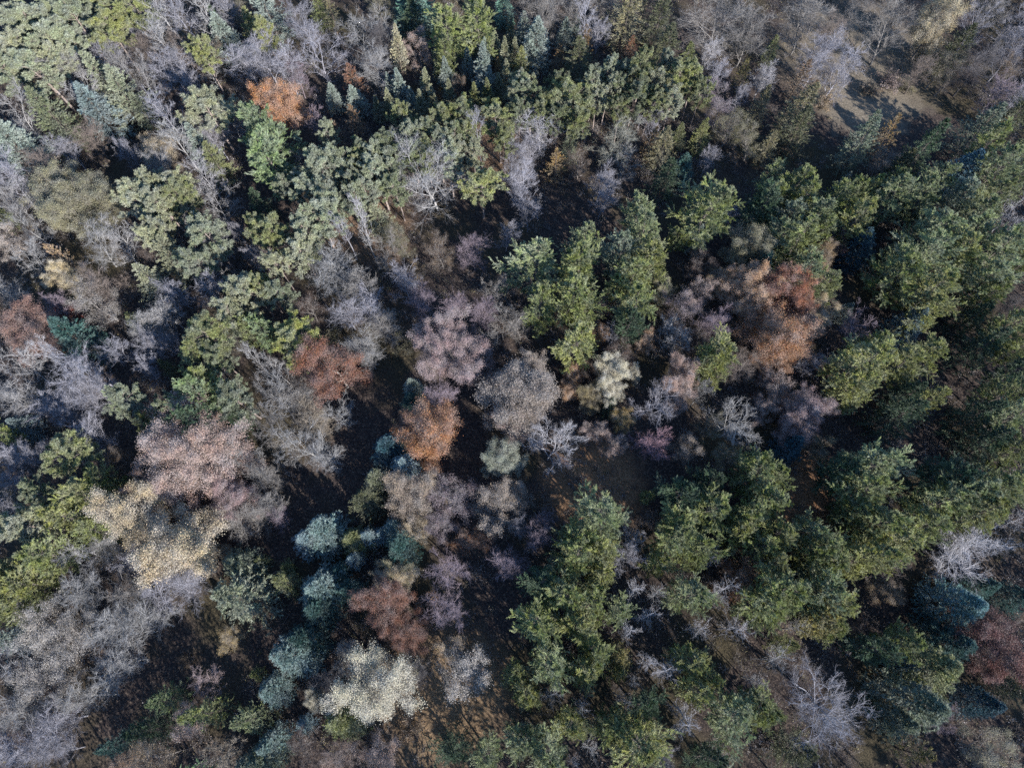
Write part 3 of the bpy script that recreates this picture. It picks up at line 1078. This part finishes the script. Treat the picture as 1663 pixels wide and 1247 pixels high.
480 830 620 bv lav | very large lavender-grey bare tree near the bottom right | huge lavender bare tree
1130 960 230 bv mauve
980 1160 230 gc goldgr | yellow-gold conifer at the bottom edge, right part | yellow-gold conifer
1400 1120 290 hb khaki | olive-cream thin-leaved tree near the bottom right corner | olive-cream tree
1370 820 190 bs navy
30 880 130 wp green
200 1150 260 gs dolive
760 100 170 hb tan
580 360 140 hb dbrown
1600 720 190 gs dolive
"""
# base colours (linear) -------------------------------------------------
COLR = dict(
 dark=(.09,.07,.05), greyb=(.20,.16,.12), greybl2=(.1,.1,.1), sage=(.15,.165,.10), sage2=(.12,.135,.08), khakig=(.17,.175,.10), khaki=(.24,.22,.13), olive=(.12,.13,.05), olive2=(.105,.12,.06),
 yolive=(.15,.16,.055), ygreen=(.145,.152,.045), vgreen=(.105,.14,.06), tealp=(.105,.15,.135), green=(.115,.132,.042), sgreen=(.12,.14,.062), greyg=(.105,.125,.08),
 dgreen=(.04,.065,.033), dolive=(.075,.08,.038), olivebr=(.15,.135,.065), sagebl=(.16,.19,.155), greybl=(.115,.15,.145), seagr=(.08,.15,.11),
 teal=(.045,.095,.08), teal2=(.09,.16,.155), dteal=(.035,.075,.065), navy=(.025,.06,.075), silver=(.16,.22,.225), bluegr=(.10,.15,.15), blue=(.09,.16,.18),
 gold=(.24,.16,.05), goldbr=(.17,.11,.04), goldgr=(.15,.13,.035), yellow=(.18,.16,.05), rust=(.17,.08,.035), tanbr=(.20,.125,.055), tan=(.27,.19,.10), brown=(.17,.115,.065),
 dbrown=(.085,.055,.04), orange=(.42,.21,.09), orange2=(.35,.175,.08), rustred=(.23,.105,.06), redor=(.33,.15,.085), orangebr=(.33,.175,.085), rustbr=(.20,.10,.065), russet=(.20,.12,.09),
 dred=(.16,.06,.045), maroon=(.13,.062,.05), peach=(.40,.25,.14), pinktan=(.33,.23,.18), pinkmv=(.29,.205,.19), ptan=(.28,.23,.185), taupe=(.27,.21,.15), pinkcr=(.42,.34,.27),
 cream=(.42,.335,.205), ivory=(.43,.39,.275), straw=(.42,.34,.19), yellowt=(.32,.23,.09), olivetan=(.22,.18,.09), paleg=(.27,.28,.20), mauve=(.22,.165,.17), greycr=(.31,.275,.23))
BARK = dict(grey=(.26,.25,.24), greyb=(.22,.20,.18), greylav=(.24,.23,.25), lav=(.275,.265,.29), pale=(.31,.295,.285), white=(.37,.355,.365), brown=(.19,.15,.125), mauve=(.23,.18,.20),
 mauvered=(.26,.16,.18), dark=(.10,.09,.09), greyol=(.25,.24,.19), tanb=(.30,.25,.19), pinkb=(.34,.26,.25))
# ---------------------------------------------------------------- materials
def mat(name): 
    m = bpy.data.materials.new(name); m.use_nodes = True; n = m.node_tree; b = n.nodes["Principled BSDF"]
    return m, n, b
def node(n, t, **k):
    x = n.nodes.new(t)
    for a, v in k.items(): setattr(x, a, v)
    return x
def value(n, op, a, b_):
    x = node(n, "ShaderNodeMath", operation=op)
    for i, q in enumerate((a, b_)):
        if isinstance(q, (int, float)): x.inputs[i].default_value = q
        else: n.links.new(q, x.inputs[i])
    return x.outputs[0]

def foliage_material(name, trans, isl=(.62, 1.5), gloss=.35, hue=.035):
    m, n, b = mat(name); oi = node(n, "ShaderNodeObjectInfo"); geo = node(n, "ShaderNodeNewGeometry"); tc = node(n, "ShaderNodeTexCoord")
    mr = node(n, "ShaderNodeMapRange"); mr.inputs[3].default_value, mr.inputs[4].default_value = isl
    n.links.new(geo.outputs["Random Per Island"], mr.inputs[0])
    nz = node(n, "ShaderNodeTexNoise"); nz.inputs["Scale"].default_value = .9; nz.inputs["Detail"].default_value = 2
    n.links.new(tc.outputs["Object"], nz.inputs["Vector"])
    m2 = node(n, "ShaderNodeMapRange"); m2.inputs[1].default_value = .3; m2.inputs[2].default_value = .7; m2.inputs[3].default_value = .78; m2.inputs[4].default_value = 1.25
    n.links.new(nz.outputs[0], m2.inputs[0])
    hs = node(n, "ShaderNodeHueSaturation")
    h1 = node(n, "ShaderNodeMapRange"); h1.inputs[3].default_value = .5-hue; h1.inputs[4].default_value = .5+hue*.7
    n3 = node(n, 'ShaderNodeTexNoise'); n3.inputs['Scale'].default_value = .45; n.links.new(tc.outputs['Object'], n3.inputs['Vector'])
    m3 = node(n, 'ShaderNodeMapRange'); m3.inputs[1].default_value = .35; m3.inputs[2].default_value = .65; m3.inputs[3].default_value = .62; m3.inputs[4].default_value = 1.15
    n.links.new(n3.outputs[0], m3.inputs[0]); n.links.new(m3.outputs[0], hs.inputs['Saturation'])
    wn = node(n, "ShaderNodeTexWhiteNoise", noise_dimensions='1D'); n.links.new(geo.outputs["Random Per Island"], wn.inputs["W"])
    n.links.new(wn.outputs["Value"], h1.inputs[0]); n.links.new(h1.outputs[0], hs.inputs["Hue"])
    n.links.new(value(n, 'MULTIPLY', mr.outputs[0], m2.outputs[0]), hs.inputs["Value"])
    n.links.new(oi.outputs["Color"], hs.inputs["Color"]); n.links.new(hs.outputs[0], b.inputs["Base Color"])
    b.inputs["Roughness"].default_value = .6; b.inputs["Specular IOR Level"].default_value = gloss
    if trans:
        tr = node(n, "ShaderNodeBsdfTranslucent"); n.links.new(hs.outputs[0], tr.inputs[0])
        mx = node(n, "ShaderNodeMixShader"); mx.inputs[0].default_value = trans
        n.links.new(b.outputs[0], mx.inputs[1]); n.links.new(tr.outputs[0], mx.inputs[2]); n.links.new(mx.outputs[0], n.nodes["Material Output"].inputs[0])
    return m
M_NEEDLE = foliage_material("needles", .22)
M_LEAF = foliage_material("dry_leaves", .3, (.65, 1.35), .25, .02)
def bark_material(name):
    m, n, b = mat(name); oi = node(n, "ShaderNodeObjectInfo"); tc = node(n, "ShaderNodeTexCoord")
    nz = node(n, "ShaderNodeTexNoise"); nz.inputs["Scale"].default_value = 3; nz.inputs["Detail"].default_value = 4
    n.links.new(tc.outputs["Object"], nz.inputs["Vector"])
    mr = node(n, "ShaderNodeMapRange"); mr.inputs[1].default_value = .3; mr.inputs[2].default_value = .7; mr.inputs[3].default_value = .7; mr.inputs[4].default_value = 1.3
    n.links.new(nz.outputs[0], mr.inputs[0]); hs = node(n, "ShaderNodeHueSaturation"); n.links.new(mr.outputs[0], hs.inputs["Value"])
    n.links.new(oi.outputs["Color"], hs.inputs["Color"]); n.links.new(hs.outputs[0], b.inputs["Base Color"]); b.inputs["Roughness"].default_value = .85
    return m
M_BARK = bark_material("bark")

# ---------------------------------------------------------------- ground
def ground_z(x, y): return .35*np.sin(x*.045+1.3)*np.cos(y*.05)+.2*np.sin(x*.11+y*.07)
def make_ground():
    xs = np.concatenate([[-900, -500, -300, -200], np.linspace(-150, 150, 151), [200, 300, 500, 900]])
    ys = np.concatenate([[-700, -300, -150, -90], np.linspace(-60, 160, 111), [220, 320, 520, 900]])
    X, Y = np.meshgrid(xs, ys); Z = ground_z(X, Y)
    v = np.stack([X, Y, Z], -1).reshape(-1, 3); nx = len(xs); i = np.arange(len(ys)-1)[:, None]*nx+np.arange(nx-1)[None]
    f = np.stack([i, i+1, i+1+nx, i+nx], -1).reshape(-1, 4); me = mesh_from("forest_floor", [(v, f)])
    me.polygons.foreach_set("use_smooth", np.ones(len(f), bool))
    o = bpy.data.objects.new("ground", me); COL.objects.link(o); o["kind"] = "structure"
    m, n, b = mat("leaf_litter"); geo = node(n, "ShaderNodeNewGeometry")
    def noise(sc, det=5, rough=.6):
        z = node(n, "ShaderNodeTexNoise"); z.inputs["Scale"].default_value = sc; z.inputs["Detail"].default_value = det; z.inputs["Roughness"].default_value = rough
        n.links.new(geo.outputs["Position"], z.inputs["Vector"]); return z.outputs[0]
    def ramp(src, stops):
        r = node(n, "ShaderNodeValToRGB"); e = r.color_ramp.elements
        e[0].position, e[0].color = stops[0][0], (*stops[0][1], 1); e[1].position, e[1].color = stops[-1][0], (*stops[-1][1], 1)
        for p, c in stops[1:-1]: q = e.new(p); q.color = (*c, 1)
        n.links.new(src, r.inputs[0]); return r.outputs[0]
    vo = node(n, "ShaderNodeTexVoronoi"); vo.inputs["Scale"].default_value = 6.5; n.links.new(geo.outputs["Position"], vo.inputs["Vector"])
    sep = node(n, "ShaderNodeSeparateColor"); n.links.new(vo.outputs["Color"], sep.inputs[0])
    leaf = ramp(sep.outputs[0], [(0., (.022, .018, .018)), (.45, (.046, .034, .03)), (.8, (.09, .064, .05)), (1., (.2, .15, .11))])
    soil = ramp(noise(2.2), [(.3, (.015, .013, .014)), (.5, (.034, .028, .026)), (.72, (.06, .047, .038))])
    grass = ramp(noise(5.), [(.3, (.026, .023, .015)), (.5, (.052, .042, .026)), (.72, (.10, .08, .045))])
    mx = node(n, "ShaderNodeMix", data_type='RGBA'); mx.inputs[0].default_value = .55
    n.links.new(soil, mx.inputs[6]); n.links.new(leaf, mx.inputs[7])
    m2 = node(n, "ShaderNodeMix", data_type='RGBA')
    f_ = ramp(noise(.06, 3), [(.5, (0, 0, 0)), (.62, (1, 1, 1))]); n.links.new(f_, m2.inputs[0])
    n.links.new(mx.outputs[2], m2.inputs[6]); n.links.new(grass, m2.inputs[7]); 
    # dry tan grass on the slope of the clearing, russet litter with sunlit brightness painted into its colour in three sunny openings
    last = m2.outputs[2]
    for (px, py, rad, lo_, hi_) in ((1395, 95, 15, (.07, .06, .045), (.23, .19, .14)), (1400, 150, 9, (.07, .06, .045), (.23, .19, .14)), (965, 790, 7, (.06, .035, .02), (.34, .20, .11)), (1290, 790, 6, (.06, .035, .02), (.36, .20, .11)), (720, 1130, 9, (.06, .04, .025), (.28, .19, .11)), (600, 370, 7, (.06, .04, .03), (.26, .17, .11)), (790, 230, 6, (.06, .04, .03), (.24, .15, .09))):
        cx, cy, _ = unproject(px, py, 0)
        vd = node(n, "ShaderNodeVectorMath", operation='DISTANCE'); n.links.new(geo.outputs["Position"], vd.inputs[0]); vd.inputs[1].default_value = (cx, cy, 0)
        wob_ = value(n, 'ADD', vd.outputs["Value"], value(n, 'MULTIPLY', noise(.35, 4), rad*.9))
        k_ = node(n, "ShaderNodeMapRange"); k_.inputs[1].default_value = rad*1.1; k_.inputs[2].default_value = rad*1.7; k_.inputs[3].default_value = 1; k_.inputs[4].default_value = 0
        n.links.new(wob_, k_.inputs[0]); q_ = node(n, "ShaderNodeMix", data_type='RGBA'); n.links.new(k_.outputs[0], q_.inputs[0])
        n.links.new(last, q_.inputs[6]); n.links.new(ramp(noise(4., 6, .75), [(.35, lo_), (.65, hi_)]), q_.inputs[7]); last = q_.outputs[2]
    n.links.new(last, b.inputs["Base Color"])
    b.inputs["Roughness"].default_value = .95; b.inputs["Specular IOR Level"].default_value = .1
    bp = node(n, "ShaderNodeBump"); bp.inputs["Strength"].default_value = .9; bp.inputs["Distance"].default_value = .12
    n.links.new(noise(5., 6, .7), bp.inputs["Height"]); n.links.new(bp.outputs[0], b.inputs["Normal"])
    me.materials.append(m)
make_ground()

# ---------------------------------------------------------------- place the trees
KIND = {  # name, category, group, part names, default label noun
 'wp': ("pine_tree", "pine tree", "plumed green pines"), 'sp': ("tufted_pine", "pine tree", "tufted pines with bare stems"),
 'bs': ("spruce_tree", "spruce tree", "dense rounded spruces"), 'gs': ("conifer_tree", "conifer", "loose-boughed conifers"),
 'ju': ("pointed_conifer", "conifer", "narrow pointed conifers"), 'gc': ("thin_conifer", "conifer", "golden and brown thin conifers"),
 'ba': ("bare_tree", "bare tree", "leafless fine-twigged trees"), 'bv': ("spreading_bare_tree", "bare tree", "leafless wide-limbed trees"),
 'bl': ("slender_bare_tree", "bare tree", "slender leafless trees"), 'lf': ("leafy_tree", "leafy tree", "trees in autumn leaf"),
 'hb': ("thin_leaved_tree", "thin-leaved tree", "trees that have shed most leaves"), 'sn': ("dead_tree", "dead tree", "dead grey pines"),
 'sb': ("shrub", "shrub", "low shrubs")}
NOUN = {'wp': "plumed pine", 'sp': "tufted pine", 'bs': "spruce", 'gs': "conifer", 'ju': "pointed conifer", 'gc': "thin conifer", 'ba': "twiggy bare tree",
 'bv': "spreading bare tree", 'bl': "slender bare tree", 'lf': "leafy tree", 'hb': "thin-leaved tree", 'sn': "spiky dead tree", 'sb': "low shrub"}
WORD = dict(sage="sage green", sage2="grey-green", khakig="khaki-green", khaki="khaki", olive="olive green", olive2="dull olive", yolive="yellow-olive", ygreen="yellow-green",
 vgreen="vivid green", green="green", sgreen="soft green", greyg="grey-green", dgreen="dark green", dolive="dark olive", olivebr="brown-olive", sagebl="blue-sage", greybl="grey-blue",
 seagr="sea-green", teal="teal", teal2="blue-teal", dteal="dark teal", navy="dark blue", silver="pale blue", tealp="grey-teal", bluegr="blue-grey", blue="powder blue", gold="golden", goldbr="golden-brown",
 goldgr="golden-green", yellow="golden-yellow", rust="rust-brown", tanbr="tan-brown", tan="tan", brown="brown", dbrown="dark brown", orange="orange", orange2="copper-orange",
 rustred="rust-red", redor="red-orange", orangebr="orange-brown", rustbr="red-brown", russet="red-brown", dred="dark red", maroon="maroon", peach="peach", pinktan="pink-tan",
 pinkmv="pink-mauve", ptan="pale tan", taupe="taupe", pinkcr="pinkish cream", cream="cream", ivory="ivory", straw="straw-yellow", yellowt="yellow-tan", olivetan="olive-tan",
 paleg="pale green", mauve="mauve", greycr="cream-flecked grey", grey="grey", greyb="grey-brown", greylav="lavender-grey", lav="lavender", pale="pale", white="white",
 mauvered="reddish-mauve", dark="dark", greyol="olive-grey", tanb="tan-grey", pinkb="pinkish")

rows = []; ox = oy = 0
for line in TREES.strip().splitlines():
    if line[0] == '@': ox, oy = map(float, line[1:].split()); continue
    q = [t.strip() for t in line.split('|')]; t = q[0].split()
    x, y, w = float(t[0])/3.96+ox, float(t[1])/3.96+oy, float(t[2])/3.96
    hf = float(t[5][1:]) if len(t) > 5 else 1.
    rows.append(dict(x=x, y=y, w=w, k=t[3], c=t[4], hf=hf, label=q[1] if len(q) > 1 else None, ref=q[2] if len(q) > 2 else None))

# labels: hand-written ones stand; the others are described by look and by the nearest hand-labelled tree
DIRS = ["right of", "below right of", "below", "below left of", "left of", "above left of", "above", "above right of"]
used = {}
for r in rows:
    if r['label']: used[r['label']] = used.get(r['label'], 0)+1
marks = [r for r in rows if r['ref']]
med = {}
for k in KIND:
    ws = [r['w'] for r in rows if r['k'] == k]; med[k] = (np.percentile(ws, 30), np.percentile(ws, 70)) if ws else (0, 0)
for r in sorted(rows, key=lambda r: -r['w']):
    if r['label']: continue
    lo, hi = med[r['k']]; size = "small " if r['w'] < lo else ("large " if r['w'] > hi else "")
    near = sorted(marks, key=lambda m: math.hypot(m['x']-r['x'], m['y']-r['y']))[:7]
    col = WORD[r['c']]; done = False
    noun = NOUN[r['k']]
    if col == 'dark' and r['k'] == 'ba': col = 'dark grey'
    for pre in ("", "just ", "second "):
        for m in near:
            d = math.hypot(m['x']-r['x'], m['y']-r['y'])
            if pre == "just " and d > 60: continue
            a = math.degrees(math.atan2(r['y']-m['y'], r['x']-m['x'])) % 360
            rel = DIRS[int((a+22.5)//45) % 8]
            if pre == "second ": lab = f"{size}{col} {noun}, the farther one {rel} the {m['ref']}"
            else: lab = f"{size}{col} {noun} {pre}{rel} the {m['ref']}"
            if lab not in used and len(lab.split()) <= 16:
                used[lab] = 1; r['label'] = lab; done = True; break
        if done: break
    if not done: r['label'] = f"{size}{col} {noun} near the {near[0]['ref']}"

def link_part(name, me, parent, m, color):
    o = bpy.data.objects.new(name, me); o.parent = parent; o.color = (*color, 1)
    if len(me.materials) == 0: me.materials.append(m)
    COL.objects.link(o); return o

CZ = {'wp': .62, 'sp': .8, 'bs': .45, 'gs': .5, 'ju': .5, 'gc': .5, 'ba': .64, 'bv': .62, 'bl': .7, 'lf': .62, 'hb': .6, 'sn': .62, 'sb': .5}
def height(k, w):
    return {'wp': min(20, 7+1.3*w), 'sp': 10+.65*w, 'bs': 2.0*w+1.5, 'gs': 1.9*w+2, 'ju': 2.1*w+2, 'gc': 1.7*w+1.5, 'ba': min(15, 6+.8*w), 'bv': min(16, 6+.75*w),
            'bl': 15, 'lf': min(14.5, 6+.75*w), 'hb': min(12.5, 4.5+.75*w), 'sn': 8+.7*w, 'sb': .7*w}[k]
count = {}
BARK_OF = {'wp': (.10, .085, .07), 'sp': (.22, .175, .15), 'bs': (.09, .075, .06), 'gs': (.09, .075, .06), 'ju': (.10, .08, .06), 'gc': (.12, .09, .065)}
placed = []
for r in rows:
    k = r['k']; X, Y, dep = unproject(r['x'], r['y'], 8); wm = r['w']*dep/FPX
    for _ in range(3):
        h = height(k, wm)*r['hf']; X, Y, dep = unproject(r['x'], r['y'], h*CZ[k]); wm = r['w']*dep/FPX
    i = count.get(k, 0); count[k] = i+1
    kk = k+'L' if k in ('lf', 'bv') and wm > 9.5 else k; pr = PROTO[kk][(i*3+i//5) % len(PROTO[kk])]; W0, H0, mt, mc, mx_ = pr
    nm, cat, grp = KIND[k]
    gz = float(ground_z(X, Y))-.08
    e = bpy.data.objects.new(nm, None); e.empty_display_size = .5
    e.location = (X, Y, gz); e.rotation_euler = (U(-.03, .03), U(-.03, .03), U(0, 6.283))
    sx = wm/W0*{'wp': 1.28, 'sp': 1.33, 'lf': 1.1, 'bs': 1.42, 'gs': 1.25, 'gc': 1.12, 'ju': 1.1, 'ba': 1.12, 'bv': 1.1, 'sn': 1.12, 'hb': 1.1}.get(k, 1.05); e.scale = (sx, sx*U(.92, 1.08), h/H0)
    e['label'] = r['label']; e['category'] = cat; e['group'] = grp
    COL.objects.link(e); placed.append((X, Y, wm, k))
    v = U(.88, 1.12)
    bare_ = k in ('ba', 'bv', 'bl', 'sn')
    if bare_:
        c = np.array(BARK[r['c']])*v*.77; tc_ = c*(1.15 if r['c'] in ('white', 'pale', 'grey', 'lav', 'greylav') else .85)
        link_part("trunk", mt, e, M_BARK, tc_); link_part("crown", mc, e, M_BARK, c)
    else:
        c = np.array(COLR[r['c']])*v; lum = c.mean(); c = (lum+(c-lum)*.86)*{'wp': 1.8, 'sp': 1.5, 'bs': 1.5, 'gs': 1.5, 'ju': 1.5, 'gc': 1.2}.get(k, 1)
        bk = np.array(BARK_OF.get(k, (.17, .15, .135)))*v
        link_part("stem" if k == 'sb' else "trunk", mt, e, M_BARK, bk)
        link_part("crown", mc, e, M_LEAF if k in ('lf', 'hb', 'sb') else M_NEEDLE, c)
        if mx_: link_part("twigs", mx_, e, M_BARK, (.24, .215, .20) if k == 'hb' else (.15, .125, .11))

# ---------------------------------------------------------------- undergrowth: brush, saplings and fallen leaves between the trees (nobody could count them)
def in_lane(x, y):
    """the mown lane and the clearing stay free of brush"""
    pts = [(655, 560), (600, 660), (530, 790), (430, 880), (330, 990), (210, 1130), (100, 1260)]
    pp = [unproject(a, b, 0)[:2] for a, b in pts]; d = np.full(len(x), 1e9)
    for (ax, ay), (bx, by) in zip(pp[:-1], pp[1:]):
        t = np.clip(((x-ax)*(bx-ax)+(y-ay)*(by-ay))/((bx-ax)**2+(by-ay)**2), 0, 1)
        d = np.minimum(d, np.hypot(x-ax-t*(bx-ax), y-ay-t*(by-ay)))
    c = unproject(1470, 190, 0)
    d2 = np.hypot((x-c[0])/1.5, y-c[1])
    return (d < 4.5) | (d2 < 9)
def make_undergrowth():
    n = 9500; x = U(-112, 112, n); y = U(-26, 128, n)
    keep = (np.abs(x) < 82+y*.25) & ~in_lane(x, y) & (np.sin(x*.21)+np.sin(y*.17+x*.05)+U(-1.2, 1.2, n) > -.7)
    x, y = x[keep], y[keep]; n = len(x); z = ground_z(x, y); s_ = U(.5, 1.6, n)*np.where(U(0, 1, n) > .8, 1.7, 1)
    groups = []
    cls = rng.integers(0, 3, n)
    mats = []
    for ci, (cr, per, br) in enumerate((((.12, .085, .06), 26, 1), ((.14, .115, .05), 22, 0), ((.22, .20, .19), 24, 1))):
        I = np.nonzero(cls == ci)[0]; idx = np.repeat(I, per); m = len(idx)
        base = np.stack([x[idx], y[idx], z[idx]], 1); d = rand_dirs(m); d[:, 2] = np.abs(d[:, 2])*1.1+.25; d = norm(d)
        P0 = base+d*(s_[idx]*U(0, .25, m))[:, None]; L = s_[idx]*U(.5, 1.3, m)
        B = Br(P0, d, L, .011, 3, .2, .02, .5); S = B.kids(2, .2, 1, .4, .9, .5, .7, 2, .2, 0, .3, .3, 0, .008)
        q = m*2; j = rng.integers(0, m, q); p, _, _ = B.at(j, U(.2, 1.1, q))
        groups.append([B.mesh(3), S.mesh(3)]); groups.append([leaves(p+rng.normal(size=(q, 3))*.14, rand_dirs(q)+[0, 0, .5], U(.09, .2, q))])
        mats += [((.17, .15, .14), ci, 'b'), (cr, ci, 'l')]
    return groups, mats
def stuff_object(name, groups, colours, label):
    parts = [p for g in groups for p in g]; me = mesh_from(name, parts); mi = []
    for gi, g in enumerate(groups):
        for v, f in g: mi.append(np.full(len(f), gi, np.int32))
    for gi, (c, leafy_) in enumerate(colours):
        m, n, b = mat(name+"_tone"); geo = node(n, "ShaderNodeNewGeometry")
        mr = node(n, "ShaderNodeMapRange"); mr.inputs[3].default_value, mr.inputs[4].default_value = .45, 1.6
        n.links.new(geo.outputs["Random Per Island"], mr.inputs[0]); hs = node(n, "ShaderNodeHueSaturation"); hs.inputs["Color"].default_value = (*c, 1)
        n.links.new(mr.outputs[0], hs.inputs["Value"]); n.links.new(hs.outputs[0], b.inputs["Base Color"]); b.inputs["Roughness"].default_value = .8
        me.materials.append(m)
    me.polygons.foreach_set("material_index", np.concatenate(mi)); me.update()
    o = bpy.data.objects.new(name, me); COL.objects.link(o); o["kind"] = "stuff"; o["label"] = label; o["category"] = name.replace('_', ' ')
    return o
g_, m_ = make_undergrowth()
stuff_object("undergrowth", g_, [(c, t) for c, _, t in m_], "tangled brown brush and fallen leaves covering the forest floor between the trees")

# ---------------------------------------------------------------- the wood beyond the picture's edges, one mass
def project(x, y, z):
    dz = z-CAM_H; f = y*math.sin(TILT)-dz*math.cos(TILT); u = y*math.cos(TILT)+dz*math.sin(TILT)
    return 831.5+x/f*FPX, 623.5-u/f*FPX
def make_surround():
    n = 2600; x = U(-165, 165, n); y = U(-62, 185, n); ok = np.ones(n, bool)
    for z_, m_ in ((0, 30),):
        px, py = project(x, y, z_); ok &= (px < -m_) | (px > 1663+m_) | (py < -m_) | (py > 1247+m_)
    x, y = x[ok], y[ok]; keep = []
    for i in range(len(x)):
        if all((x[i]-x[j])**2+(y[i]-y[j])**2 > 26 for j in keep): keep.append(i)
    x, y = x[keep], y[keep]; n = len(x); z = ground_z(x, y); cls = rng.choice(4, n, p=[.45, .2, .2, .15]); groups = []
    cols = []; h = U(13, 20, n); w = U(6, 9, n)
    trunk = Br(np.stack([x, y, z], 1), np.tile([0, 0, 1.], (n, 1)), h*.95, .17, 3, .03, 0, .1)
    groups.append([trunk.mesh(5)]); cols.append(((.15, .13, .11), 'b'))
    for ci, (c, kind) in enumerate((((.065, .11, .045), 'c'), ((.115, .13, .07), 'c'), ((.24, .23, .25), 't'), ((.28, .2, .14), 'l'))):
        I = np.nonzero(cls == ci)[0]; per = 1500 if kind == 'c' else 1100; idx = np.repeat(I, per); m = len(idx)
        if kind == 'c':
            t = U(.2, 1, m); r = np.interp(t, [.2, .4, .7, 1], [.8, 1, .7, .05])*w[idx]*.5
            az = rng.integers(0, 13, m)/13*6.283+np.floor(t*14)*1.9+U(-.16, .16, m); rr = r*np.sqrt(U(.1, 1, m))*(1+.2*np.sin(az*3+idx))
            D = np.stack([np.cos(az), np.sin(az), np.full(m, .4)], 1); P = np.stack([x[idx]+np.cos(az)*rr, y[idx]+np.sin(az)*rr, z[idx]+h[idx]*(np.floor(t*14)/14+.03)+rr*.2], 1)
            groups.append([blades(P, D+rand_dirs(m)*.6, U(.4, .8, m), .24)])
        else:
            d = rand_dirs(m); rad = U(.3, 1, m)**.5; P = np.stack([x[idx]+d[:, 0]*rad*w[idx]*.5, y[idx]+d[:, 1]*rad*w[idx]*.5, z[idx]+h[idx]*(.6+.34*d[:, 2]*rad)], 1)
            groups.append([blades(P, d+[0, 0, .5], U(.8, 1.6, m), .045) if kind == 't' else leaves(P, d+rand_dirs(m)*.7, U(.2, .4, m))])
        cols.append((c, kind))
    stuff_object("surrounding_wood", groups, cols, "mixed wood continuing beyond the edges of the view")
make_surround()
print("trees", len(rows), count, "labels unique", len(set(r['label'] for r in rows)))
